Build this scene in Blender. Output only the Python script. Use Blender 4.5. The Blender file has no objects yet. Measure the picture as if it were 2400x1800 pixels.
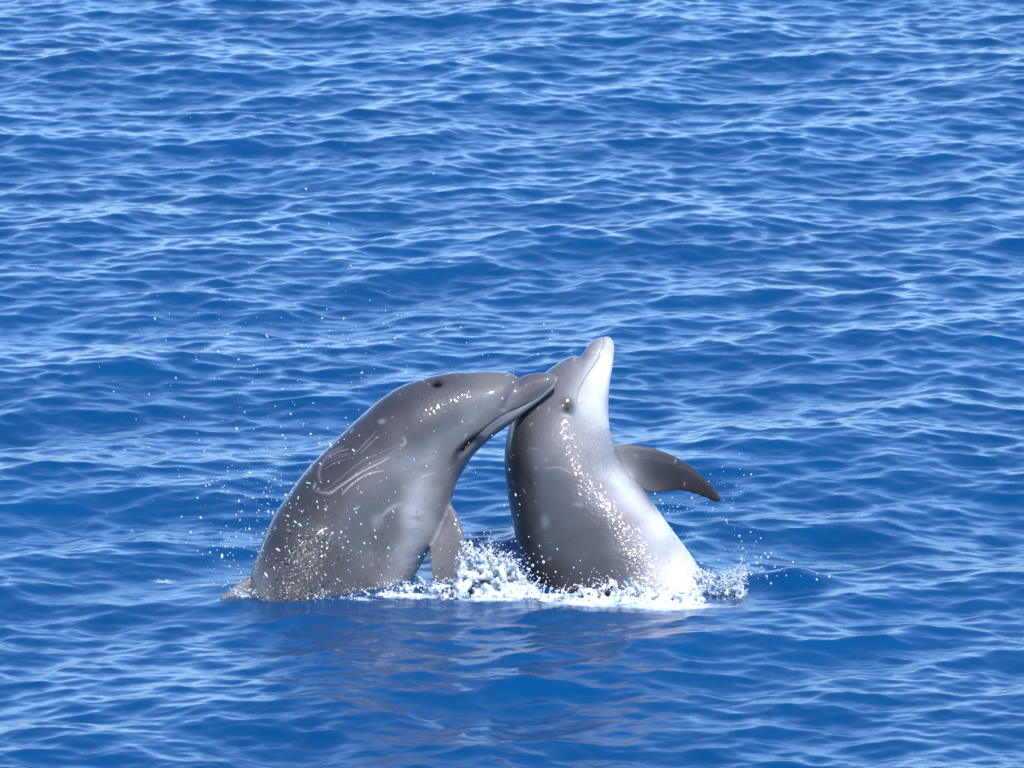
import bpy, bmesh, math, random
import numpy as np
from mathutils import Vector, noise as mnoise
from mathutils.kdtree import KDTree

random.seed(7)
RNG = np.random.default_rng(11)
R = math.radians
scn = bpy.context.scene

# ------------------------------------------------------------------ camera
SLANT, MPP = 20.0, 0.0013                # metres to the dolphins, metres per photo pixel there
F = SLANT / MPP                          # focal length in photo pixels (photo is 2400 wide)
PITCH = R(10.7)                          # centre of the photo looks this far below the horizon
WLPX = 1370.0                            # photo row where the calm water plane meets y = 0
DEP = PITCH + math.atan((WLPX - 900) / F)
CAM = np.array([0.0, -SLANT * math.cos(DEP), SLANT * math.sin(DEP)])
cam_d = bpy.data.cameras.new('camera'); cam = bpy.data.objects.new('camera', cam_d)
scn.collection.objects.link(cam); scn.camera = cam
cam.location = CAM; cam.rotation_euler = (R(90) - PITCH, 0, 0)
cam_d.sensor_width = 36; cam_d.lens = 36 * F / 2400; cam_d.clip_start = 0.5; cam_d.clip_end = 20000
cam_d.dof.use_dof = True; cam_d.dof.focus_distance = 20.0; cam_d.dof.aperture_fstop = 18.0

# ------------------------------------------------------------------ sky, sun, exposure
SUN_EL, SUN_AZ = R(56), R(27)            # azimuth to the right of straight behind the camera
world = bpy.data.worlds.new('World'); scn.world = world; world.use_nodes = True
wn = world.node_tree; wn.nodes.clear()
sky = wn.nodes.new('ShaderNodeTexSky'); sky.sky_type = 'NISHITA'; sky.sun_disc = False
sky.sun_elevation = SUN_EL; sky.sun_rotation = R(180) - SUN_AZ
sky.altitude = 0; sky.air_density = 0.9; sky.dust_density = 0.0; sky.ozone_density = 10.0
bg = wn.nodes.new('ShaderNodeBackground'); bg.inputs[1].default_value = 0.14
wo = wn.nodes.new('ShaderNodeOutputWorld')
wn.links.new(sky.outputs[0], bg.inputs[0]); wn.links.new(bg.outputs[0], wo.inputs[0])
sun_d = bpy.data.lights.new('sun', 'SUN'); sun_d.energy = 2.6; sun_d.angle = R(0.53); sun_d.color = (1.0, 0.96, 0.90)
sun = bpy.data.objects.new('sun', sun_d); scn.collection.objects.link(sun)
SUNV = Vector((math.sin(SUN_AZ) * math.cos(SUN_EL), -math.cos(SUN_AZ) * math.cos(SUN_EL), math.sin(SUN_EL)))
sun.rotation_euler = SUNV.to_track_quat('Z', 'Y').to_euler()
scn.view_settings.view_transform = 'Standard'; scn.view_settings.look = 'None'
scn.view_settings.exposure = 1.05; scn.view_settings.gamma = 1.0; scn.view_settings.use_curve_mapping = False
scn.render.engine = 'CYCLES'
scn.cycles.max_bounces = 8; scn.cycles.transmission_bounces = 6; scn.cycles.sample_clamp_indirect = 4.0
scn.cycles.use_denoising = True
cp, sp_ = math.cos(PITCH), math.sin(PITCH)

# ------------------------------------------------------------------ helpers
def at(px, py, y=0.0):
    """point of the world plane Y = y that the photo shows at pixel (px, py)"""
    dx = (px - 1200) / F; dz = -(py - 900) / F
    d = np.array([dx, cp + dz * sp_, -sp_ + dz * cp])
    return CAM + d * ((y - CAM[1]) / d[1])

def on_water(px, py, z=0.0):
    dx = (px - 1200) / F; dz = -(py - 900) / F
    d = np.array([dx, cp + dz * sp_, -sp_ + dz * cp])
    return CAM + d * ((z - CAM[2]) / d[2])

def to_px(co):
    v = co - CAM
    fwd = v[:, 1] * cp - v[:, 2] * sp_
    up = v[:, 1] * sp_ + v[:, 2] * cp
    return np.stack([1200 + F * v[:, 0] / fwd, 900 - F * up / fwd], 1)

def mesh_np(name, verts, faces):
    me = bpy.data.meshes.new(name)
    verts = np.asarray(verts, np.float32); faces = np.asarray(faces, np.int32)
    n = faces.shape[1]
    me.vertices.add(len(verts)); me.vertices.foreach_set('co', verts.ravel())
    me.loops.add(faces.size); me.loops.foreach_set('vertex_index', faces.ravel())
    me.polygons.add(len(faces))
    me.polygons.foreach_set('loop_start', np.arange(0, faces.size, n, dtype=np.int32))
    me.update(calc_edges=True); me.validate()
    me.shade_smooth()
    return me

def link(name, me, mat=None, parent=None):
    o = bpy.data.objects.new(name, me); scn.collection.objects.link(o)
    if mat and me: me.materials.append(mat)
    if parent: o.parent = parent
    return o

def tag(o, label=None, cat=None, group=None, kind=None):
    for k, v in (('label', label), ('category', cat), ('group', group), ('kind', kind)):
        if v: o[k] = v
    return o

def get_co(me):
    a = np.empty(len(me.vertices) * 3, np.float32); me.vertices.foreach_get('co', a); return a.reshape(-1, 3).astype(float)
def get_no(me):
    a = np.empty(len(me.vertices) * 3, np.float32); me.vertices.foreach_get('normal', a); return a.reshape(-1, 3).astype(float)
def set_co(me, co):
    me.vertices.foreach_set('co', np.asarray(co, np.float32).ravel()); me.update()
def set_attr(me, name, val, typ='FLOAT'):
    at_ = me.attributes.new(name, typ, 'POINT')
    if typ == 'FLOAT': at_.data.foreach_set('value', np.asarray(val, np.float32))
    else:
        c = np.ones((len(val), 4), np.float32); c[:, :3] = val
        at_.data.foreach_set('color', c.ravel())

def edges_np(me):
    e = np.empty(len(me.edges) * 2, np.int32); me.edges.foreach_get('vertices', e); return e.reshape(-1, 2)

def smooth_np(co, e, it, w=None, lam=0.5):
    n = len(co); deg = np.bincount(e.ravel(), minlength=n).clip(1)
    for _ in range(it):
        s = np.zeros_like(co)
        for k in range(co.shape[1]):
            s[:, k] = np.bincount(e[:, 0], co[e[:, 1], k], n) + np.bincount(e[:, 1], co[e[:, 0], k], n)
        d = (s / deg[:, None] - co) * lam
        co = co + (d if w is None else d * w[:, None])
    return co

def voxel_mesh(me, vox, name):
    """one continuous skin round everything in the mesh"""
    o = bpy.data.objects.new('tmp', me); scn.collection.objects.link(o)
    m = o.modifiers.new('r', 'REMESH'); m.mode = 'VOXEL'; m.voxel_size = vox; m.use_smooth_shade = True
    dg = bpy.context.evaluated_depsgraph_get()
    out = bpy.data.meshes.new_from_object(o.evaluated_get(dg)); out.name = name
    bpy.data.objects.remove(o)
    out.shade_smooth()
    return out

def catmull(P, n):
    P = np.asarray(P, float); m = len(P)
    seg = np.linalg.norm(np.diff(P[:, :4], axis=0), axis=1); t = np.concatenate([[0], np.cumsum(np.maximum(seg, 1e-6) ** 0.5)])
    u = np.linspace(0, t[-1], n); out = np.empty((n, P.shape[1]))
    # tangents of a non uniform cubic
    tan = np.zeros_like(P)
    tan[1:-1] = (P[2:] - P[:-2]) / (t[2:] - t[:-2])[:, None]
    tan[0] = (P[1] - P[0]) / (t[1] - t[0]); tan[-1] = (P[-1] - P[-2]) / (t[-1] - t[-2])
    i = np.clip(np.searchsorted(t, u, 'right') - 1, 0, m - 2)
    h = (t[i + 1] - t[i])[:, None]; s = ((u - t[i]) / h[:, 0])[:, None]
    out = ((2*s**3-3*s**2+1)*P[i] + (s**3-2*s**2+s)*h*tan[i] + (-2*s**3+3*s**2)*P[i+1] + (s**3-s**2)*h*tan[i+1])
    return out

def sweep(st, n, seg, flat=False, power=1.0, skew=0.0):
    """rings between two outlines; st rows: Dx Dy Vx Vy halfwidth(px) y(m)"""
    S = catmull(st, n); V = []
    th = np.linspace(0, 2 * math.pi, seg, endpoint=False)
    for dx, dy, vx, vy, w, y in S:
        k = skew * min(1.0, max(0.0, ((dy + vy) / 2 - (930 if skew > 0 else 1090)) / 200))
        D = at(dx, dy, y + k); W = at(vx, vy, y - k)
        c = (D + W) / 2; a = (D - W) / 2; wm = max(w, 5.0 if flat else 1.0) * MPP
        ct, s_ = np.cos(th), np.sin(th)
        if flat:      # aerofoil: leading edge blunt, trailing edge thin
            s_ = s_ * (0.72 + 0.28 * ct) * 1.1
        else:
            s_ = np.sign(s_) * np.abs(s_) ** power
        V.append(c + ct[:, None] * a + s_[:, None] * np.array([0, wm, 0]))
    V = np.concatenate(V); i = np.arange(n - 1)[:, None] * seg; j = np.arange(seg)[None]; k = (j + 1) % seg
    Fq = np.stack([i + j, i + k, i + seg + k, i + seg + j], -1).reshape(-1, 4)
    tri = []
    c0 = len(V); V = np.vstack([V, V[:seg].mean(0), V[-seg:].mean(0)])
    for q in range(seg):
        r = (q + 1) % seg
        tri.append((c0, r, q)); tri.append((c0 + 1, (n - 1) * seg + q, (n - 1) * seg + r))
    T = np.concatenate([Fq[:, [0, 1, 2]], Fq[:, [0, 2, 3]], np.array(tri)])
    return V, T

def join_parts(parts):
    V, T, off = [], [], 0
    for v, t in parts: V.append(v); T.append(t + off); off += len(v)
    return np.concatenate(V), np.concatenate(T)

def seg_dist(p, line):
    """distance of 2-D points to a polyline, and the place along it 0..1"""
    line = np.asarray(line, float); best = np.full(len(p), 1e9); pos = np.zeros(len(p)); L = len(line) - 1
    for i in range(L):
        a, b = line[i], line[i + 1]; ab = b - a
        t = np.clip(((p - a) @ ab) / (ab @ ab), 0, 1)
        d = np.linalg.norm(p - a - t[:, None] * ab, axis=1)
        m = d < best; best[m] = d[m]; pos[m] = (i + t[m]) / L
    return best, pos

def fine_line(pts, n=24):
    P = np.array([(x, y, 0, 0) for x, y in pts], float); return catmull(P, n)[:, :2]

def rbf(p, ctrl, eps=70.0):
    c = np.array([(a, b) for a, b, _ in ctrl], float); v = np.array([q for *_, q in ctrl], float)
    num = np.zeros(len(p)); den = np.zeros(len(p))
    for (cx, cy), q in zip(c, v):
        d2 = (p[:, 0] - cx) ** 2 + (p[:, 1] - cy) ** 2; w = np.exp(-d2 / 1500.0) + 1e-3 * np.exp(-d2 / 9000.0) + 1e-9 / (1 + d2)
        num += w * q; den += w
    return num / den

def noise_np(co, scale, seed=0, octaves=3):
    """smooth value noise on the lattice, several octaves"""
    out = np.zeros(len(co)); amp = 1.0; tot = 0
    for o in range(octaves):
        p = co * scale * 2 ** o + seed * 17.13; i = np.floor(p).astype(np.int64); f = p - i; f = f * f * (3 - 2 * f)
        acc = 0
        for dx in (0, 1):
            for dy in (0, 1):
                for dz in (0, 1):
                    h = ((i[:, 0] + dx) * 73856093) ^ ((i[:, 1] + dy) * 19349663) ^ ((i[:, 2] + dz) * 83492791) ^ (seed * 971 + o * 131)
                    h = (h * 2654435761) & 0xFFFFFFFF; h ^= h >> 15; h = (h * 2246822519) & 0xFFFFFFFF; h ^= h >> 13
                    r = (h & 0xFFFFFF) / 0xFFFFFF
                    acc = acc + r * (f[:, 0] if dx else 1 - f[:, 0]) * (f[:, 1] if dy else 1 - f[:, 1]) * (f[:, 2] if dz else 1 - f[:, 2])
        out += acc * amp; tot += amp; amp *= 0.5
    return out / tot

# ------------------------------------------------------------------ materials
def new_mat(name):
    m = bpy.data.materials.new(name); m.use_nodes = True
    nt = m.node_tree; b = nt.nodes['Principled BSDF']; return m, nt, b
def N(nt, t, **kw):
    n = nt.nodes.new(t)
    for k, v in kw.items():
        if k.startswith('i_'): n.inputs[k[2:].replace('_', ' ')].default_value = v
        else: setattr(n, k, v)
    return n

def water_material():
    m, nt, b = new_mat('sea_water'); L = nt.links.new
    g = N(nt, 'ShaderNodeNewGeometry')
    mp = N(nt, 'ShaderNodeMapping'); mp.inputs['Scale'].default_value = (1.0, 1.0, 1.0); mp.inputs['Rotation'].default_value = (0, 0, R(12))
    L(g.outputs['Position'], mp.inputs[0])
    n1 = N(nt, 'ShaderNodeTexNoise', i_Scale=16.0, i_Detail=4.0, i_Roughness=0.55); L(mp.outputs[0], n1.inputs['Vector'])
    b1 = N(nt, 'ShaderNodeBump', i_Strength=1.0, i_Distance=0.0025); L(n1.outputs[0], b1.inputs['Height'])
    L(b1.outputs[0], b.inputs['Normal'])
    # clouds of plankton: the body colour of the sea varies a little
    n2 = N(nt, 'ShaderNodeTexNoise', i_Scale=0.6, i_Detail=2.0); L(g.outputs['Position'], n2.inputs['Vector'])
    cr = N(nt, 'ShaderNodeValToRGB'); cr.color_ramp.elements[0].position = .35; cr.color_ramp.elements[1].position = .65
    cr.color_ramp.elements[0].color = (0.0001, 0.044, 0.134, 1); cr.color_ramp.elements[1].color = (0.0001, 0.052, 0.155, 1)
    L(n2.outputs[0], cr.inputs[0])
    at_ = N(nt, 'ShaderNodeAttribute', attribute_name='foam')
    n3 = N(nt, 'ShaderNodeTexNoise', i_Scale=45.0, i_Detail=6.0, i_Roughness=0.7); L(g.outputs['Position'], n3.inputs['Vector'])
    ma = N(nt, 'ShaderNodeMath', operation='ADD'); L(at_.outputs['Fac'], ma.inputs[0]); L(n3.outputs[0], ma.inputs[1])
    mr = N(nt, 'ShaderNodeMapRange'); mr.inputs['From Min'].default_value = 0.92; mr.inputs['From Max'].default_value = 1.3
    L(ma.outputs[0], mr.inputs['Value'])
    mx = N(nt, 'ShaderNodeMix', data_type='RGBA'); L(mr.outputs[0], mx.inputs['Factor']); L(cr.outputs[0], mx.inputs['A'])
    mx.inputs['B'].default_value = (0.62, 0.72, 0.80, 1)
    L(mx.outputs['Result'], b.inputs['Base Color'])
    rr = N(nt, 'ShaderNodeMapRange'); rr.inputs['To Min'].default_value = 0.18; rr.inputs['To Max'].default_value = 0.5
    L(mr.outputs[0], rr.inputs['Value']); L(rr.outputs[0], b.inputs['Roughness'])
    b.inputs['IOR'].default_value = 1.333
    return m

def skin_material():
    m, nt, b = new_mat('dolphin_skin'); L = nt.links.new
    tc = N(nt, 'ShaderNodeTexCoord')
    at_ = N(nt, 'ShaderNodeAttribute', attribute_name='pigment_shade')
    n1 = N(nt, 'ShaderNodeTexNoise', i_Scale=7.0, i_Detail=5.0, i_Roughness=0.6); L(tc.outputs['Object'], n1.inputs['Vector'])
    mr = N(nt, 'ShaderNodeMapRange'); mr.inputs['From Min'].default_value = .3; mr.inputs['From Max'].default_value = .7
    mr.inputs['To Min'].default_value = .84; mr.inputs['To Max'].default_value = 1.16
    L(n1.outputs[0], mr.inputs['Value'])
    vm = N(nt, 'ShaderNodeVectorMath', operation='SCALE'); L(at_.outputs['Color'], vm.inputs[0]); L(mr.outputs[0], vm.inputs['Scale'])
    L(vm.outputs[0], b.inputs['Base Color'])
    # clinging drops: fine relief where the skin is splashed
    w = N(nt, 'ShaderNodeAttribute', attribute_name='wet')
    n2 = N(nt, 'ShaderNodeTexNoise', i_Scale=85.0, i_Detail=1.5, i_Roughness=0.5); L(tc.outputs['Object'], n2.inputs['Vector'])
    ml = N(nt, 'ShaderNodeMath', operation='MULTIPLY'); L(n2.outputs[0], ml.inputs[0]); L(w.outputs['Fac'], ml.inputs[1])
    b1 = N(nt, 'ShaderNodeBump', i_Strength=1.0, i_Distance=0.0052); L(ml.outputs[0], b1.inputs['Height'])
    n3 = N(nt, 'ShaderNodeTexNoise', i_Scale=22.0, i_Detail=4.0); L(tc.outputs['Object'], n3.inputs['Vector'])
    b2 = N(nt, 'ShaderNodeBump', i_Strength=0.5, i_Distance=0.003); L(n3.outputs[0], b2.inputs['Height']); L(b1.outputs[0], b2.inputs['Normal'])
    L(b2.outputs[0], b.inputs['Normal'])
    b.inputs['Roughness'].default_value = 0.45; b.inputs['Specular IOR Level'].default_value = 0.25
    b.inputs['IOR'].default_value = 1.40
    b.inputs['Coat Weight'].default_value = 0.8; b.inputs['Coat Roughness'].default_value = 0.045
    rc = N(nt, 'ShaderNodeMapRange'); rc.inputs['From Min'].default_value = .35; rc.inputs['From Max'].default_value = .65; rc.inputs['To Min'].default_value = .03; rc.inputs['To Max'].default_value = .11
    L(n1.outputs[0], rc.inputs['Value']); L(rc.outputs[0], b.inputs['Coat Roughness'])
    sx = N(nt, 'ShaderNodeSeparateColor'); L(at_.outputs['Color'], sx.inputs[0])
    mc = N(nt, 'ShaderNodeMapRange'); mc.inputs['From Min'].default_value = .008; mc.inputs['From Max'].default_value = .03; mc.inputs['To Max'].default_value = .8
    L(sx.outputs[1], mc.inputs['Value']); L(mc.outputs[0], b.inputs['Coat Weight']); b.inputs['Coat IOR'].default_value = 1.33
    L(b2.outputs[0], b.inputs['Coat Normal'])
    b.inputs['Subsurface Weight'].default_value = 0.0
    return m

def simple_mat(name, col, rough=0.3, ior=1.4, coat=0.0, trans=0.0, bump=None):
    m, nt, b = new_mat(name); L = nt.links.new
    tc = N(nt, 'ShaderNodeTexCoord')
    n1 = N(nt, 'ShaderNodeTexNoise', i_Scale=90.0, i_Detail=3.0); L(tc.outputs['Object'], n1.inputs['Vector'])
    mx = N(nt, 'ShaderNodeMix', data_type='RGBA'); L(n1.outputs[0], mx.inputs['Factor'])
    mx.inputs['A'].default_value = (*[c * .85 for c in col], 1); mx.inputs['B'].default_value = (*[min(1, c * 1.1) for c in col], 1)
    L(mx.outputs['Result'], b.inputs['Base Color'])
    b.inputs['Roughness'].default_value = rough; b.inputs['IOR'].default_value = ior
    b.inputs['Coat Weight'].default_value = coat; b.inputs['Transmission Weight'].default_value = trans
    if bump:
        n2 = N(nt, 'ShaderNodeTexNoise', i_Scale=bump[0], i_Detail=5.0, i_Roughness=.7); L(tc.outputs['Object'], n2.inputs['Vector'])
        bb = N(nt, 'ShaderNodeBump', i_Strength=1.0, i_Distance=bump[1]); L(n2.outputs[0], bb.inputs['Height']); L(bb.outputs[0], b.inputs['Normal'])
    return m

M_WATER = water_material(); M_SKIN = skin_material()
def foam_material():
    m, nt, b = new_mat('white_foam'); L = nt.links.new
    tc = N(nt, 'ShaderNodeTexCoord')
    n1 = N(nt, 'ShaderNodeTexNoise', i_Scale=60.0, i_Detail=8.0, i_Roughness=0.78, i_Distortion=1.5); L(tc.outputs['Object'], n1.inputs['Vector'])
    cr = N(nt, 'ShaderNodeValToRGB'); e = cr.color_ramp.elements; e[0].position = .36; e[1].position = .56
    e[0].color = (0.52, 0.60, 0.66, 1); e[1].color = (0.80, 0.82, 0.83, 1); L(n1.outputs[0], cr.inputs[0]); L(cr.outputs[0], b.inputs['Base Color'])
    bb = N(nt, 'ShaderNodeBump', i_Strength=1.0, i_Distance=0.0035); L(n1.outputs[0], bb.inputs['Height']); L(bb.outputs[0], b.inputs['Normal'])
    tr = N(nt, 'ShaderNodeMapRange'); tr.inputs['From Min'].default_value = .36; tr.inputs['From Max'].default_value = .5; tr.inputs['To Min'].default_value = .4; tr.inputs['To Max'].default_value = 0
    L(n1.outputs[0], tr.inputs['Value']); L(tr.outputs[0], b.inputs['Transmission Weight'])
    b.inputs['Roughness'].default_value = .18; b.inputs['IOR'].default_value = 1.33
    return m
M_FOAM = foam_material()
M_FOAM.node_tree.nodes['Principled BSDF'].inputs['Subsurface Weight'].default_value = 0.5
M_FOAM.node_tree.nodes['Principled BSDF'].inputs['Subsurface Radius'].default_value = (1.0, 1.0, 1.0)
M_FOAM.node_tree.nodes['Principled BSDF'].inputs['Subsurface Scale'].default_value = 0.012
M_CLEAR = simple_mat('clear_water', (0.80, 0.88, 0.93), 0.05, 1.33, 0.0, 0.4, (60.0, 0.006))
M_DROP = simple_mat('spray_water', (0.88, 0.91, 0.95), 0.08, 1.33, 0.0, 0.35)
M_EYE = simple_mat('eye', (0.008, 0.007, 0.007), 0.25, 1.35, 0.1)
M_DARK = simple_mat('blowhole_dark', (0.008, 0.007, 0.008), 0.9)  # near-black: the dark inside the hole is put into the colour
M_DARK.node_tree.nodes['Principled BSDF'].inputs['Specular IOR Level'].default_value = 0.02

# ------------------------------------------------------------------ the sea
def sea_field(n=2048, Lt=24.0):
    k1 = np.fft.fftfreq(n, Lt / n) * 2 * math.pi
    kx, ky = np.meshgrid(k1, k1, indexing='ij'); k = np.hypot(kx, ky); k[0, 0] = 1
    ang = np.arctan2(ky, kx)
    def spec(kp, amp, mean, spread, lo, hi):
        P = k ** -4.0 * np.exp(-0.7 * (kp / k) ** 4)
        d = np.abs(np.cos((ang - mean) / 1.0)) ** spread
        P *= (0.10 + d) * np.exp(-(k / hi) ** 2) * (k > lo)
        P[0, 0] = 0
        s = math.sqrt((k ** 2 * P).sum()); return P * (amp / s) ** 2
    P = spec(2 * math.pi / 2.6, 0.058, R(128), 3.0, 0.3, 8) \
      + spec(2 * math.pi / 0.75, 0.104, R(118), 1.0, 1.0, 45) \
      + spec(2 * math.pi / 0.23, 0.112, R(95), 0.9, 6.0, 170)
    rng = np.random.default_rng(SEED)
    z = (rng.standard_normal((n, n)) + 1j * rng.standard_normal((n, n)))
    Hk = z * np.sqrt(P)
    h = np.fft.ifft2(Hk); sc = n * n
    def real(Q): return np.real(np.fft.ifft2(Q)) * sc
    H = real(Hk); DX = real(1j * kx / k * Hk); DY = real(1j * ky / k * Hk)
    sl = real(1j * kx * Hk); s2 = real(1j * ky * Hk)
    f = 1.0 / math.sqrt((sl ** 2 + s2 ** 2).mean()) * SLOPE
    return H * f, DX * f, DY * f

SLOPE = 0.178
SEED = 12
SEA = sea_field()
def sea_sample(arr, x, y, n=2048, Lt=24.0):
    u = (x / Lt) % 1.0 * n; v = (y / Lt) % 1.0 * n
    i = np.floor(u).astype(int); j = np.floor(v).astype(int); a = u - i; b = v - j
    i %= n; j %= n; i1 = (i + 1) % n; j1 = (j + 1) % n
    return arr[i, j]*(1-a)*(1-b) + arr[i1, j]*a*(1-b) + arr[i, j1]*(1-a)*b + arr[i1, j1]*a*b

def grow(start, step, end):
    out = []; v = start; s = step
    while v < end: s *= (1.045 if s < .10 else 1.18); v += s; out.append(v)
    return out
def calm(x, y):
    """the sea is flattened round the two bodies and in front of them, where the splash pushed it smooth"""
    a = np.exp(-(((x + 0.15) / 0.95) ** 4 + ((y + 0.05) / 0.42) ** 4))
    return 1 - 0.72 * a
def sea_height(x, y):
    r = np.hypot(x, y); fade = np.clip(1.6 - r / 60, 0, 1)
    h = sea_sample(SEA[0], x, y) * fade * calm(x, y)
    # smooth swell humps raised by the animals
    for px, py, hh, sx, sy in ((1870, 1364, .050, .15, .09), (680, 1392, .024, .32, .34)):
        c = on_water(px, py); h = h + hh * np.exp(-((x - c[0]) / sx) ** 2 - ((y - c[1]) / sy) ** 2)
    return h

def build_sea():
    xd = np.arange(-3.0, 3.0, 0.0130)
    yd = [-2.9]
    while yd[-1] < 15.0: yd.append(yd[-1] + 0.0115 + 0.0009 * max(0, yd[-1] + 2.9))
    yd = np.array(yd)
    xr = grow(xd[-1], 0.0125, 6000); xl = [-v for v in grow(3.0, 0.0130, 6000)][::-1]
    yf = grow(yd[-1], 0.028, 9000); yn = [-v for v in grow(2.9, 0.0115, 3000)][::-1]
    X = np.concatenate([xl, xd, xr]); Y = np.concatenate([yn, yd, yf])
    gx, gy = np.meshgrid(X, Y, indexing='ij'); x = gx.ravel(); y = gy.ravel()
    r = np.hypot(x, y); fade = np.clip(1.6 - r / 60, 0, 1)
    z = sea_height(x, y); cm = calm(x, y) * fade
    cx = x + sea_sample(SEA[1], x, y) * 0.75 * cm; cy = y + sea_sample(SEA[2], x, y) * 0.75 * cm - 0.5 * sea_sample(SEA[0], x, y) * cm
    co = np.stack([cx, cy, z], 1)
    a, b = len(X), len(Y); i = np.arange(a - 1)[:, None] * b; j = np.arange(b - 1)[None]
    Fq = np.stack([i + j, i + b + j, i + b + j + 1, i + j + 1], -1).reshape(-1, 4)
    me = mesh_np('sea', co, Fq)
    foam = np.zeros(len(x))
    for px, py, rx, ry, v in FOAM_SPOTS:
        c = on_water(px, py); foam = np.maximum(foam, v * np.exp(-(((x - c[0]) / (rx * MPP)) ** 2 + ((y - c[1]) / (ry * MPP * 4.2)) ** 2)))
    set_attr(me, 'foam', foam)
    return tag(link('sea', me, M_WATER), 'deep blue choppy sea all around the two dolphins', None, None, 'structure')

FOAM_SPOTS = [(960, 1400, 120, 12, .8), (1150, 1408, 110, 10, .85), (1380, 1414, 140, 14, .85), (1570, 1418, 170, 16, .9),
              (1700, 1425, 70, 10, .6), (390, 1347, 50, 7, .62), (1830, 1365, 70, 8, .45), (75, 243, 18, 5, .7), (700, 1412, 120, 6, .66), (590, 1402, 50, 6, .62), (840, 1412, 70, 7, .7)]
build_sea()

# ------------------------------------------------------------------ dolphins
def lean(rows, f):
    """add the depth of each station: y grows with height above the water"""
    return [(*r, f(i, r)) for i, r in enumerate(rows)]

L_ST = [(1310,888,1308,898,5),(1304,880,1303,907,14),(1287,874,1290,919,24),(1262,874,1265,940,31),(1239,877,1236,962,37),
 (1218,882,1206,986,45),(1203,877,1182,1003,58),(1185,873.5,1158,1020,71),(1150,871,1133,1043,86),(1105,872,1106,1070,99),
 (1056,875,1087,1103,110),(1002,886,1073,1126,118),(947,904,1065,1150,126),(893,935,1058,1172,132),(847,975,1049,1198,138),
 (798,1021,1040,1220,143),(755,1064,1030,1244,148),(701,1122,1013,1276,155),(665,1173,996,1306,160),(638,1217,977,1341,163),
 (612,1280,961,1366,165),(596,1330,945,1400,165),(590,1390,935,1450,160),(602,1470,920,1530,148),(632,1570,890,1620,122),
 (682,1680,850,1710,84),(722,1760,800,1775,36)]
R_ST = [(1415,790,1424,788,5),(1407,791,1433,793,14),(1395,796,1439,806,22),(1385,804,1440,822,27),(1374,816,1438,840,31),
 (1366,827,1436,855,35),(1359,832.5,1433,872,41),(1345,834.5,1430,890,53),(1328,840,1428,910,66),(1307,853,1426,935,79),
 (1283,870,1426,960,92),(1252,897,1427,985,105),(1225,930,1431,1015,117),(1205,965,1440,1042,127),(1193,1000,1455,1078,137),
 (1184,1045,1476,1115,146),(1183,1090,1501,1140,146),(1190,1155,1530,1178,148),(1200,1215,1560,1220,148),(1213,1280,1604,1280,150),
 (1228,1335,1634,1324,152),(1245,1380,1654,1368,152),(1270,1440,1668,1438,148),(1310,1540,1660,1540,156),(1380,1650,1640,1640,116),
 (1450,1735,1600,1725,64),(1490,1775,1560,1770,24)]
def lean_left(i, r): return 0.04 - 0.0005 * min(150, max(0, (r[1] + r[3]) / 2 - 1250)) + 0.00042 * max(-150, 1360 - (r[1] + r[3]) / 2) - 0.00022 * max(0, (r[0] + r[2]) / 2 - 1080)
def lean_right(i, r): return 0.05 + 0.00060 * max(-150, 1360 - (r[1] + r[3]) / 2)

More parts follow.
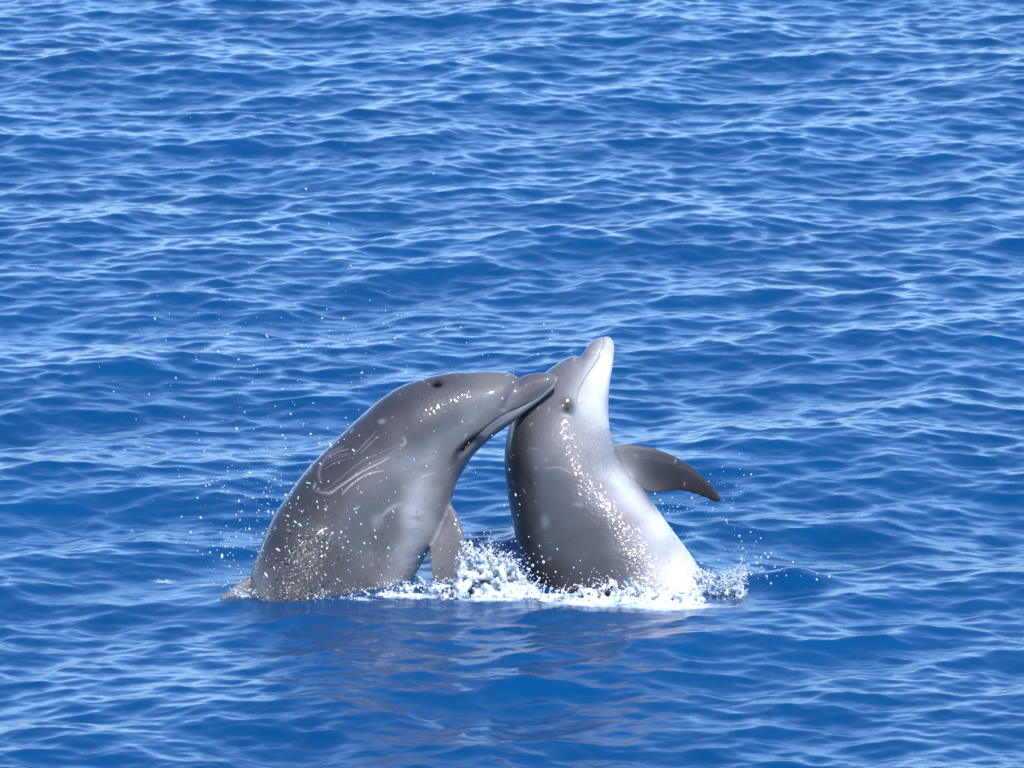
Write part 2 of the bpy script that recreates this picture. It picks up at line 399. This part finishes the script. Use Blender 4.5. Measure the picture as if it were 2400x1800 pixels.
def build_dolphin(body_st, fins, paint, name, label):
    parts = [sweep(body_st, 260, 96, skew=paint.get('skew', 0))] + [sweep(f, 60, 40, flat=True) for f in fins]
    V, T = join_parts(parts)
    me = voxel_mesh(mesh_np('raw', V, T), paint.get('voxel', .0036), 'body')
    co = get_co(me); e = edges_np(me)
    # blend fin roots: smooth strongly near them
    p = to_px(co); w = np.full(len(co), 0.25)
    for cx, cy, rad in paint['blend']:
        w = np.maximum(w, np.exp(-(((p[:, 0] - cx) ** 2 + (p[:, 1] - cy) ** 2) / rad ** 2)))
    co = smooth_np(co, e, 34, w)
    set_co(me, co); no = get_no(me); p = to_px(co)
    near = no[:, 1] < 0.35
    d = np.zeros(len(co))
    for line, depth, sig, only_near in paint['grooves']:
        dist, pos = seg_dist(p, fine_line(line)); fall = np.exp(-(dist / sig) ** 2) * np.clip(np.minimum(pos, 1 - pos) * 8 + .35, 0, 1)
        d -= depth * fall
    for cx, cy, rx, ry, ang, h in paint['bumps']:
        c, s = math.cos(R(ang)), math.sin(R(ang)); qx = (p[:, 0]-cx)*c + (p[:, 1]-cy)*s; qy = -(p[:, 0]-cx)*s + (p[:, 1]-cy)*c
        d += h * np.exp(-(qx / rx) ** 2 - (qy / ry) ** 2) * near
    co = co + no * d[:, None]
    co = co + no * ((noise_np(co, 9, 3, 2) - .5) * 0.004)[:, None]
    set_co(me, co)
    # ---- skin colour: pigment, plus the gape shadow and blowhole darkness painted in
    g = np.minimum((rbf(p, paint['ctrl']) + .038) ** 1.7 * 1.0, .47)
    g = g * (1 + .30 * np.clip((g - .2) / .2, 0, 1))
    g = g * (1 + 0.24 * (noise_np(co, 6, 5, 4) - .5) * 2) * (1 + 0.05 * (noise_np(co * np.array([1, 1, 3]), 40, 8, 2) - .5) * 2)
    tint = np.array([1.0, 0.945, 0.965]); pale = np.array([1.0, 0.965, 0.94])
    k = np.clip((g - .12) / .4, 0, 1)[:, None]
    col = g[:, None] * (tint * (1 - k) + pale * k)
    side = np.clip((0.25 - no[:, 1]) * 5, 0, 1)          # marks sit on the flank turned to the boat
    for pts, sig, val, op in paint['lines']:
        dist, pos = seg_dist(p, fine_line(pts)); a = np.exp(-(dist / sig) ** 2) * op * side * (0.6 + .4 * np.sin(pos * 3.14))
        col = col * (1 - a[:, None]) + np.array(val) * a[:, None]
    for cx, cy, rx, ry, ang, val, op in paint['spots']:
        c, s = math.cos(R(ang)), math.sin(R(ang)); qx = (p[:, 0]-cx)*c + (p[:, 1]-cy)*s; qy = -(p[:, 0]-cx)*s + (p[:, 1]-cy)*c
        a = np.exp(-((qx / rx) ** 2 + (qy / ry) ** 2) ** 1.5) * op * side
        col = col * (1 - a[:, None]) + np.array(val) * a[:, None]
    # old pale and dark nicks
    rs = np.random.default_rng(paint['seed'])
    idx = rs.choice(np.where((no[:, 1] < 0) & (p[:, 1] < 1400))[0], 46)
    for q, i in enumerate(idx):
        r_ = rs.uniform(1.2, 2.6); ang = rs.uniform(0, 3.14); c, s = math.cos(ang), math.sin(ang)
        dx, dy = p[:, 0] - p[i, 0], p[:, 1] - p[i, 1]; m = (np.abs(dx) < 20) & (np.abs(dy) < 20)
        a = np.zeros(len(co)); qx = dx[m]*c + dy[m]*s; qy = -dx[m]*s + dy[m]*c
        a[m] = np.exp(-(qx / (r_ * rs.uniform(1, 3.5))) ** 2 - (qy / r_) ** 2) * 0.5
        val = .04 if q % 4 == 0 else .42
        col = col * (1 - a[:, None]) + val * a[:, None]
    set_attr(me, 'pigment_shade', np.clip(col, 0.01, .9), 'FLOAT_COLOR')
    wet = rbf(p, paint['wet']); set_attr(me, 'wet', wet)
    root = bpy.data.objects.new(name, None); scn.collection.objects.link(root)
    root.location = (0, 0, 0)
    base = Vector(at(*paint['base']));  root.location = base
    tag(root, label, 'dolphin', 'dolphins leaping against each other')
    me.transform(__import__('mathutils').Matrix.Translation(-base))
    link('body', me, M_SKIN, root)
    root['_'] = 0; del root['_']
    return root, base, co, no, p

def blob(root, base, name, pos, nrm, rx, ry, rz, ang, mat, co=None):
    """small lens of its own, lying in the skin: rx along ang in the picture plane, rz along the normal"""
    bm = bmesh.new(); bmesh.ops.create_uvsphere(bm, u_segments=24, v_segments=14, radius=1)
    n = Vector(nrm).normalized(); t = Vector((math.cos(R(ang)), 0, -math.sin(R(ang)))); t = (t - n * t.dot(n)).normalized(); s = n.cross(t)
    for v in bm.verts:
        q = v.co.copy(); v.co = t * q.x * rx + s * q.y * ry + n * q.z * rz
    me = bpy.data.meshes.new(name); bm.to_mesh(me); bm.free(); me.shade_smooth()
    o = link(name, me, mat, root); o.location = Vector(pos) - base
    return o

def surf(co, no, p, px, py):
    d = (p[:, 0] - px) ** 2 + (p[:, 1] - py) ** 2 + (no[:, 1] > 0) * 1e6
    i = int(np.argmin(d)); return co[i], no[i]

# ---- left dolphin: bends over to the right, beak across the other's nape
GREY = (.30, .285, .29)
MOUTH_L = [(1303, 897), (1290, 910), (1263, 932), (1225, 953), (1193, 967), (1168, 981), (1147, 997), (1125, 1016), (1106, 1033), (1090, 1048)]
left_paint = dict(seed=3, voxel=.0031, skew=-.085, base=(780, 1362, 0.0),
  blend=[(1040, 1200, 60), (1025, 1245, 30), (610, 1350, 30)],
  grooves=[(MOUTH_L, .0028, 2.6, True), ([(1220, 876), (1206, 908), (1192, 937), (1178, 966)], .007, 10, True),
           ([(1120, 1030), (1100, 1045), (1072, 1068)], .006, 8, True), ([(1052, 1190), (1034, 1236), (1013, 1278)], .004, 6, True),
           ([(990, 1075), (1000, 1110), (985, 1160), (975, 1220)], -.006, 22, True)],
  bumps=[(665, 1395, 95, 62, 0, .022), (1100, 1000, 30, 22, -40, .004), (1025, 899, 17, 10, -10, -.008), (1085, 1062, 18, 10, -45, .004)],
  ctrl=[(600, 1330, .115), (640, 1225, .115), (700, 1140, .115), (760, 1080, .12), (830, 1010, .125), (900, 945, .13), (980, 900, .14), (1060, 880, .15),
        (1130, 880, .22), (1140, 910, .26), (1090, 920, .22), (1190, 885, .24), (1250, 882, .17), (1295, 884, .27), (1250, 915, .17), (1210, 940, .25), (1180, 960, .26), (1150, 930, .24), (1120, 960, .30),
        (1060, 950, .17), (1000, 1000, .18), (940, 1020, .175), (870, 1050, .14), (800, 1120, .12), (740, 1180, .12), (700, 1260, .12), (680, 1350, .12), (780, 1330, .13),
        (840, 1370, .16), (850, 1260, .18), (860, 1180, .19), (900, 1130, .22), (960, 1090, .31), (1040, 1060, .33), (1000, 1150, .44), (985, 1220, .50), (960, 1300, .48), (930, 1360, .42), (1010, 1250, .46),
        (900, 1240, .24), (880, 1330, .23), (1060, 1120, .34), (1050, 1170, .30), (1120, 1035, .34), (1150, 1015, .33), (1200, 985, .30), (1250, 950, .30), (1290, 925, .28),
        (1060, 1220, .26), (1070, 1290, .23), (1030, 1290, .30), (1060, 1350, .22), (560, 1372, .34), (545, 1384, .34), (590,1365,.28)],
  lines=[([(1303, 896), (1290, 909), (1263, 930), (1225, 951), (1193, 965), (1168, 979), (1147, 995)], 2.0, (.10, .09, .09), .8),
         ([(1305, 886), (1300, 900), (1275, 921), (1240, 944)], 3.5, (.50, .47, .42), .55),
         ([(1298, 908), (1283, 922), (1250, 946), (1208, 971), (1168, 996), (1138, 1020)], 6.0, (.60, .56, .48), .8),
         # rake marks of teeth on the flank
         ([(755, 1155), (800, 1120), (850, 1080), (905, 1055), (940, 1038)], 1.0, (.36, .33, .33), .28),
         ([(762, 1157), (810, 1128), (860, 1092), (912, 1066), (946, 1042)], 1.0, (.36, .33, .33), .28),
         ([(775, 1156), (805, 1135), (850, 1105), (890, 1085), (912, 1072)], 1.5, (.42, .38, .38), .8),
         ([(802, 1158), (825, 1135), (860, 1112), (898, 1103)], 1.5, (.42, .38, .38), .75),
         ([(740, 1150), (757, 1155), (775, 1156), (790, 1148)], 2.6, (.30, .27, .27), .4),
         ([(940, 1045), (950, 1038), (946, 1026)], 3.0, (.38, .36, .36), .5),
         ([(751, 1128), (748, 1108), (756, 1085), (775, 1062), (803, 1048)], 3.4, (.25, .22, .22), .45),
         ([(760, 1100), (785, 1085), (812, 1076)], 1.1, (.27, .24, .24), .4), ([(757, 1092), (785, 1076), (818, 1066)], 1.1, (.27, .24, .24), .4),
         ([(762, 1082), (790, 1068), (822, 1063)], 1.1, (.27, .24, .24), .4), ([(768, 1074), (792, 1060), (816, 1053)], 1.6, (.36, .32, .32), .5),
         ([(835, 1060), (860, 1035), (882, 1010)], 1.4, (.26, .24, .24), .5), ([(845, 1062), (868, 1040), (888, 1020)], 1.4, (.26, .24, .24), .5),
         ([(895, 1210), (915, 1192), (940, 1180)], 5.0, (.42, .41, .42), .5), ([(985, 1118), (1000, 1112), (1018, 1108)], 1.5, (.5, .48, .48), .6)],
  spots=[(1025, 899, 14, 9.5, -8, (.006, .006, .007), 1.0), (1098, 1036, 46, 9.5, -41, (.012, .010, .012), .97), (1072, 1066, 24, 8, -55, (.05, .045, .05), .8),  # blowhole darkness, then the shadow at gape and eye, painted into the skin
         (885, 1222, 14, 16, 0, (.32, .32, .33), .35), (895, 988, 9, 6, -10, (.26, .24, .25), .6), (716, 1206, 5, 3, 0, (.02, .02, .02), .8),
         (790, 1290, 4, 3, 0, (.03, .03, .03), .7), (695, 1260, 4, 3, 0, (.03, .03, .03), .7), (880, 1287, 4, 6, 20, (.06, .06, .06), .6)],
  wet=[(680, 1350, 1.3), (720, 1310, 1.2), (640, 1380, 1.2), (760, 1380, .9), (800, 1330, .3), (850, 1380, .4), (640, 1260, .3), (900, 1300, .10), (720, 1200, .15), (800, 1150, .08),
       (1000, 1100, .03), (900, 1000, .02), (1010, 950, .38), (1042, 932, .38), (1078, 915, .3), (950, 970, .02), (1040, 980, .02), (1110, 960, .02), (1000, 895, .02), (1130, 890, .05), (1200, 930, .03), (1040, 1300, .3), (950, 1380, .4)])
L_FINS = [
  [(1035,1145,975,1222,24,.13),(1056,1178,1003,1250,20,.11),(1074,1210,1006,1282,16,.08),(1086,1250,1006,1304,13,.05),(1096,1290,1007,1328,10,.01),
   (1099,1325,1012,1350,8,-.02),(1098,1357,1024,1372,6,-.04),(1088,1388,1042,1392,5,-.05)],
  [(650,1300,660,1430,16,-.10),(612,1338,630,1435,11,-.14),(578,1360,595,1435,8,-.17),(548,1379,565,1438,6,-.19),(515,1400,530,1440,5,-.20)]]
dl, bl, lco, lno, lp = build_dolphin(lean(L_ST, lean_left), L_FINS, left_paint, 'dolphin',
    'grey dolphin arched to the right with scratched flank, beak resting across the other dolphin')
c_, n_ = surf(lco, lno, lp, 1025, 900); blob(dl, bl, 'blowhole', c_ - n_ * .001, n_, .0175, .0105, .005, 8, M_DARK)
c_, n_ = surf(lco, lno, lp, 1086, 1052); blob(dl, bl, 'eye', c_ - n_ * .006, n_, .012, .010, .009, 45, M_EYE)

# ---- right dolphin: stands upright, beak to the sky, pale belly to the right
MOUTH_R = [(1414, 790), (1414, 807), (1406, 832), (1388, 861), (1369, 888), (1358, 908), (1354, 930), (1353, 945)]
right_paint = dict(seed=9, skew=0.055, base=(1440, 1362, 0.05),
  blend=[(1440, 1085, 45), (1470, 1125, 18)],
  grooves=[(MOUTH_R, .0030, 2.6, True), ([(1360, 828), (1361, 850), (1358, 880), (1352, 905)], .007, 10, True),
           ([(1352, 945), (1362, 985), (1395, 1020), (1432, 1035)], .004, 16, True)],
  bumps=[(1330, 945, 20, 30, 0, .006), (1329, 955, 12, 14, 0, -.005), (1390, 960, 30, 55, 0, .004)],
  ctrl=[(1187, 1010, .085), (1186, 1060, .08), (1188, 1120, .08), (1197, 1190, .075), (1215, 1280, .07), (1240, 1370, .07), (1215, 1040, .13), (1220, 1120, .12), (1235, 1200, .15), (1260, 1300, .15), (1300, 1370, .15),
        (1210, 960, .15), (1235, 925, .17), (1270, 890, .20), (1310, 860, .21), (1345, 845, .24), (1385, 815, .24), (1400, 800, .28), (1375, 850, .26), (1335, 890, .23), (1350, 910, .36), (1290, 930, .26),
        (1260, 980, .25), (1270, 1040, .27), (1320, 1030, .34), (1280, 1100, .24), (1330, 1130, .25), (1290, 1180, .21), (1350, 1200, .22), (1300, 1260, .19), (1370, 1270, .19), (1400, 1340, .17), (1350, 1380, .15), (1440, 1380, .17),
        (1425, 1240, .22), (1470, 1330, .22), (1500, 1385, .42), (1380, 1080, .35), (1400, 1150, .35), (1450, 1180, .43), (1480, 1250, .40), (1530, 1300, .45), (1545, 1380, .48), (1590, 1340, .57), (1600, 1390, .60), (1540, 1230, .58), (1500, 1160, .64), (1460, 1100, .66),
        (1430, 1060, .38), (1400, 1030, .42), (1370, 990, .42), (1340, 1000, .36), (1395, 950, .52), (1420, 900, .74), (1380, 920, .54), (1425, 850, .74), (1435, 810, .66), (1428, 795, .62), (1410, 860, .64), (1390, 880, .54), (1422, 980, .60),
        (1500, 1070, .15), (1540, 1100, .115), (1600, 1110, .105), (1660, 1150, .09), (1470, 1060, .17), (1530, 1145, .12)],
  lines=[(MOUTH_R, 1.7, (.14, .12, .12), .75), ([(1428, 1195), (1427, 1215), (1430, 1240)], 1.6, (.38, .38, .4), .6),
         ([(1280, 1098), (1310, 1096), (1345, 1112)], 2.5, (.40, .40, .42), .35), ([(1240, 1050), (1262, 1052)], 1.5, (.3, .3, .3), .4),
         ([(1318, 905), (1316, 925), (1320, 945)], 7.0, (.15, .14, .145), .5), ([(1320, 845), (1322, 870), (1318, 900)], 8.0, (.17, .155, .16), .4)],
  spots=[(1329, 955, 18, 24, 0, (.016, .013, .015), .97), (1330, 976, 14, 6, 20, (.42, .40, .41), .5), (1278, 1222, 10, 16, 0, (.24, .23, .24), .5), (1355, 1183, 14, 5, 10, (.3, .29, .3), .4)],
  wet=[(1570, 1390, 1.0), (1530, 1340, 1.0), (1480, 1270, .9), (1440, 1210, .6), (1400, 1120, 1.1), (1370, 1060, 1.1), (1340, 1010, .6), (1470, 1150, .35), (1300, 1100, .05), (1260, 1200, .05), (1300, 1300, .12), (1300, 1380, .3), (1400, 900, .03), (1600, 1320, .15),
       (1570, 1260, .12), (1330, 950, .12), (1380, 830, .03), (1600, 1100, .05), (1540, 1110, .03), (1200, 1150, .12), (1400, 1380, .3), (1400, 1290, .15)])
R_FINS = [[(1395,1035,1430,1125,22,.235),(1441,1041,1462,1130,18,.25),(1475,1041,1497,1146,15,.26),(1505,1045,1523,1157,13,.265),(1544,1054,1557,1155,11,.27),
   (1582,1069,1590,1151,9,.275),(1625,1096,1620,1157,7,.28),(1658,1126,1652,1168,5,.285),(1682,1153,1673,1177,3.5,.29),(1690,1168,1686,1179,1.5,.29)]]
dr, br, rco, rno, rp = build_dolphin(lean(R_ST, lean_right), R_FINS, right_paint, 'dolphin',
    'upright dolphin with white belly, beak pointing skyward and one flipper stretched out to the right')
c_, n_ = surf(rco, rno, rp, 1330, 958); blob(dr, br, 'eye', c_ - n_ * .0045, n_, .0085, .007, .0065, 80, M_EYE)

# ------------------------------------------------------------------ splash, foam and spray
def ico(sub):
    bm = bmesh.new(); bmesh.ops.create_icosphere(bm, subdivisions=sub, radius=1)
    v = np.array([x.co[:] for x in bm.verts]); f = np.array([[q.index for q in t.verts] for t in bm.faces]); bm.free(); return v, f
ICO = {1: ico(1), 2: ico(2)}
def balls(C, Rr, sub=1, axes=None):
    v, f = ICO[sub]; C = np.asarray(C); Rr = np.asarray(Rr); n = len(C)
    P = v[None] * Rr[:, None, None]
    if axes is not None:   # stretched drops: axes = unit direction * elongation
        ln = np.linalg.norm(axes, axis=1, keepdims=True); u = axes / ln
        dot = (P * u[:, None]).sum(2, keepdims=True); P = P + u[:, None] * dot * (ln[:, None] - 1)
    P = P + C[:, None]
    T = f[None] + (np.arange(n) * len(v))[:, None, None]
    return P.reshape(-1, 3), T.reshape(-1, 3)

def froth(name, label, top, bottom, y0, y1, n, rad, mat, vox=0.004, strands=0, seed=1, holes=(), rough=.0055):
    """a ragged body of broken water: clumps under a profile traced in height, with thrown-up fingers"""
    rs = np.random.default_rng(seed); C, Q = [], []
    tx = np.array([a for a, b in top], float); ty = np.array([b for a, b in top], float)
    bx = np.array([a for a, b in bottom], float); by = np.array([b for a, b in bottom], float)
    while len(C) < n:
        px = rs.uniform(tx[0], tx[-1]); t0 = np.interp(px, tx, ty); b0 = np.interp(px, bx, by)
        f = rs.random() ** 0.9; py = b0 + (t0 - b0) * f
        if any((px - hx) ** 2 / a ** 2 + (py - hy) ** 2 / b ** 2 < 1 for hx, hy, a, b in holes): continue
        y = rs.uniform(y0, y1) * (1 - .5 * f) + (y0 + y1) / 2 * .5 * f
        C.append(at(px, py, y)); Q.append(rad * rs.uniform(.4, 1.25) * (1.1 - .6 * f))
    for _ in range(strands):
        px = rs.uniform(tx[0], tx[-1]); t0 = np.interp(px, tx, ty); y = rs.uniform(y0, y1)
        q = at(px, t0 + 4, y); v = np.array([rs.normal(0, .5), rs.normal(0, .35), rs.uniform(.5, 1.2)]); ln = rs.uniform(.02, .075)
        for k in range(22):
            t = k / 21; C.append(q + v * ln * t - np.array([0, 0, .025]) * t * t); Q.append(.0046 * (1 - .68 * t) * rs.uniform(.8, 1.15))
    V, T = balls(C, Q, 1)
    me = voxel_mesh(mesh_np('raw', V, T), vox, name)
    co = get_co(me); co = smooth_np(co, edges_np(me), 30, None, .6); set_co(me, co); no = get_no(me)
    co = co + no * ((noise_np(co, 42, seed, 4) - .5) * 2 * rough)[:, None]; set_co(me, co); no = get_no(me)
    co = co + no * (np.abs(noise_np(co, 110, seed + 5, 3) - .5) * 2 * rough)[:, None]; set_co(me, co)
    o = link(name, me, mat); return tag(o, label, 'splash', None, 'stuff')

froth('splash', 'white crown of splashing water thrown up between the two dolphins',
      [(1068, 1385), (1073, 1335), (1086, 1300), (1100, 1284), (1112, 1292), (1124, 1303), (1140, 1288), (1152, 1286), (1162, 1306), (1178, 1312), (1196, 1322), (1210, 1330), (1222, 1350), (1240, 1372), (1262, 1388)],
      [(1068, 1410), (1160, 1412), (1262, 1412)], -.22, -.06, 700, .0165, M_FOAM, .0028, strands=70, seed=2)
froth('splash', 'low band of white foam at the belly of the left dolphin',
      [(860, 1396), (890, 1384), (930, 1374), (970, 1366), (1010, 1364), (1050, 1368), (1080, 1372)],
      [(860, 1408), (1080, 1410)], -.22, .02, 520, .012, M_FOAM, .003, strands=16, seed=3)
froth('splash', 'thin lip of foam along the waterline of the left dolphin',
      [(560, 1392), (640, 1400), (700, 1403), (760, 1402), (820, 1396), (870, 1388)], [(560, 1400), (740, 1416), (870, 1416)],
      -.27, -.19, 520, .0045, M_FOAM, .0028, strands=4, seed=8)
froth('splash', 'churned white collar of water round the base of the upright dolphin',
      [(1262, 1392), (1300, 1394), (1340, 1388), (1376, 1376), (1400, 1380), (1428, 1360), (1445, 1364), (1456, 1386), (1478, 1366), (1496, 1362), (1516, 1382), (1560, 1388), (1620, 1384), (1650, 1380)],
      [(1262, 1412), (1340, 1424), (1480, 1428), (1650, 1428)], -.27, -.10, 1100, .013, M_FOAM, .003, strands=44, seed=4, holes=[(1425, 1392, 11, 8)])
froth('splash', 'clear ragged sheet of water pushed up right of the white belly',
      [(1636, 1352), (1655, 1352), (1676, 1366), (1695, 1368), (1712, 1358), (1738, 1350), (1745, 1356)],
      [(1636, 1425), (1700, 1425), (1745, 1400)], -.18, .02, 700, .008, M_CLEAR, .003, strands=50, seed=5)

def mist(name, label, top, bottom, y0, y1, n, seed, mat, over=16):
    """very many tiny beads and threads of water filling a splash and flying off its rim"""
    rs = np.random.default_rng(seed)
    tx = np.array([a for a, b in top], float); ty = np.array([b for a, b in top], float)
    bx = np.array([a for a, b in bottom], float); by = np.array([b for a, b in bottom], float)
    C, Q, A = [], [], []
    for _ in range(n):
        px = rs.uniform(tx[0], tx[-1]); t0 = np.interp(px, tx, ty); b0 = np.interp(px, bx, by)
        if rs.random() < .72: py = b0 + (t0 - b0) * rs.uniform(0, 1.05)
        else: py = t0 - abs(rs.normal(0, over))
        if noise_np(np.array([[px / 14, py / 9, seed * 1.0]]), 1.0, seed, 1)[0] < .34: continue
        C.append(at(px + rs.normal(0, 2), py, rs.uniform(y0, y1))); Q.append(min(.0009 * rs.lognormal(0, .55), .0034))
        v = np.array([rs.normal(0, .6), rs.normal(0, .3), rs.normal(.6, .5)]); v /= np.linalg.norm(v); A.append(v * (1 + 1.6 * rs.random()))
    V, T = balls(C, Q, 1, np.array(A)); return tag(link(name, mesh_np(name, V, T), mat), label, 'water spray', None, 'stuff')

def spray(name, label, regions, seed, mat, streak=(0, 0, 0), sub=1):
    rs = np.random.default_rng(seed); C, Q, A = [], [], []
    for cx, cy, sx, sy, n, r0, r1, y0, y1, el in regions:
        for _ in range(int(n * .68)):
            px, py = rs.normal(cx, sx), rs.normal(cy, sy)
            if py > 1405: continue
            y = rs.uniform(y0, y1); q = at(px, py, y)
            if q[2] < .02: continue
            C.append(q); Q.append(min(r0 * rs.lognormal(-.1, .6), r1))
            v = np.array([streak[0] + rs.normal(0, .35), rs.normal(0, .2), streak[2] + rs.normal(0, .3)]); v /= np.linalg.norm(v)
            A.append(v * (1 + rs.random() * el))
    V, T = balls(C, Q, sub, np.array(A)); o = link(name, mesh_np(name, V, T), mat)
    return tag(o, label, 'water spray', None, 'stuff')

TOP_MID = [(1060, 1385), (1070, 1330), (1084, 1296), (1100, 1282), (1112, 1290), (1124, 1300), (1140, 1284), (1152, 1282), (1162, 1302), (1178, 1310), (1196, 1320), (1210, 1328), (1222, 1348), (1240, 1370), (1265, 1386)]
mist('water_spray', 'fine mist of beads over the white crown between the dolphins', TOP_MID, [(1060, 1410), (1265, 1412)], -.27, -.08, 1500, 31, M_DROP)
mist('water_spray', 'fine beads along the waterline of the left dolphin', [(540, 1384), (600, 1384), (700, 1390), (820, 1386), (900, 1378), (960, 1366), (1060, 1362)],
     [(540, 1396), (740, 1410), (1060, 1410)], -.30, -.20, 1000, 32, M_DROP, 4)
mist('water_spray', 'fine beads over the foam collar of the upright dolphin', [(1262, 1392), (1300, 1394), (1340, 1388), (1376, 1376), (1400, 1378), (1428, 1356), (1445, 1360), (1456, 1384), (1478, 1364), (1496, 1360), (1516, 1380), (1560, 1386), (1620, 1380), (1660, 1372)],
     [(1262, 1402), (1340, 1416), (1480, 1424), (1660, 1426)], -.30, -.12, 1100, 33, M_DROP, 10)
mist('water_spray', 'glittering beads of the splash right of the white belly', [(1636, 1350), (1655, 1348), (1676, 1362), (1695, 1362), (1712, 1352), (1738, 1342), (1752, 1350)],
     [(1636, 1425), (1700, 1425), (1752, 1400)], -.2, .02, 1800, 34, M_DROP, 14)
#              cx    cy    sx   sy   n    r0     rmax   y range     stretch
spray('water_spray', 'fine drops of water flying behind the back of the arched dolphin', [
    (560, 1000, 170, 170, 230, .0013, .0034, -.25, .3, .6), (600, 1180, 80, 90, 240, .0014, .0036, -.3, .15, 1.0), (560, 1300, 60, 45, 120, .0016, .0042, -.3, .1, 1.2),
    (800, 800, 240, 60, 130, .0013, .0034, -.2, .4, .8), (600, 560, 250, 130, 70, .0012, .0030, -.2, .4, 1.5), (560, 1370, 45, 10, 60, .0016, .004, -.2, .05, .5),
    (1150, 800, 120, 50, 30, .0012, .003, -.2, .3, 1.5)], 21, M_DROP, (-.3, 0, 1))
spray('water_spray', 'drops of water crossing in front of the scratched grey flank', [
    (720, 1230, 60, 90, 190, .0013, .0038, -.42, -.26, 2.0), (830, 1180, 110, 120, 130, .0012, .0034, -.42, -.26, 2.0), (1000, 1050, 110, 110, 60, .0010, .0026, -.40, -.26, 2.2),
    (800, 1330, 120, 50, 130, .0012, .003, -.4, -.26, 1.2)], 22, M_DROP, (-.55, 0, 1))
spray('water_spray', 'glittering drops falling below the outstretched flipper', [
    (1580, 1180, 45, 14, 60, .0014, .0032, 0, .3, .5), (1590, 1260, 25, 60, 60, .0014, .0034, 0, .3, .5), (1720, 1240, 30, 70, 90, .0013, .0034, -.1, .2, .6),
    (1770, 1300, 30, 30, 60, .0015, .0038, -.1, .2, .6), (1830, 1350, 60, 18, 90, .0016, .0036, -.1, .2, .5), (1690, 1370, 40, 22, 130, .0016, .0045, -.2, .1, .6), (1700, 1120, 30, 50, 22, .0013, .003, -.1, .2, .6)], 23, M_DROP, (.2, 0, 1))
spray('water_spray', 'beads of water tossed up around the splash and the upright dolphin', [
    (1150, 1300, 60, 28, 150, .0016, .005, -.3, -.08, .5), (1260, 1350, 40, 30, 60, .0016, .0052, -.35, -.2, .4), (1230, 1340, 14, 25, 50, .0018, .005, -.3, -.1, .4),
    (1420, 1350, 110, 22, 90, .0014, .0045, -.4, -.24, .6), (1200, 1170, 20, 90, 22, .0013, .003, -.3, -.2, 2.0), (960, 1380, 70, 10, 90, .0016, .004, -.3, -.1, .4)], 24, M_DROP, (.1, 0, 1))
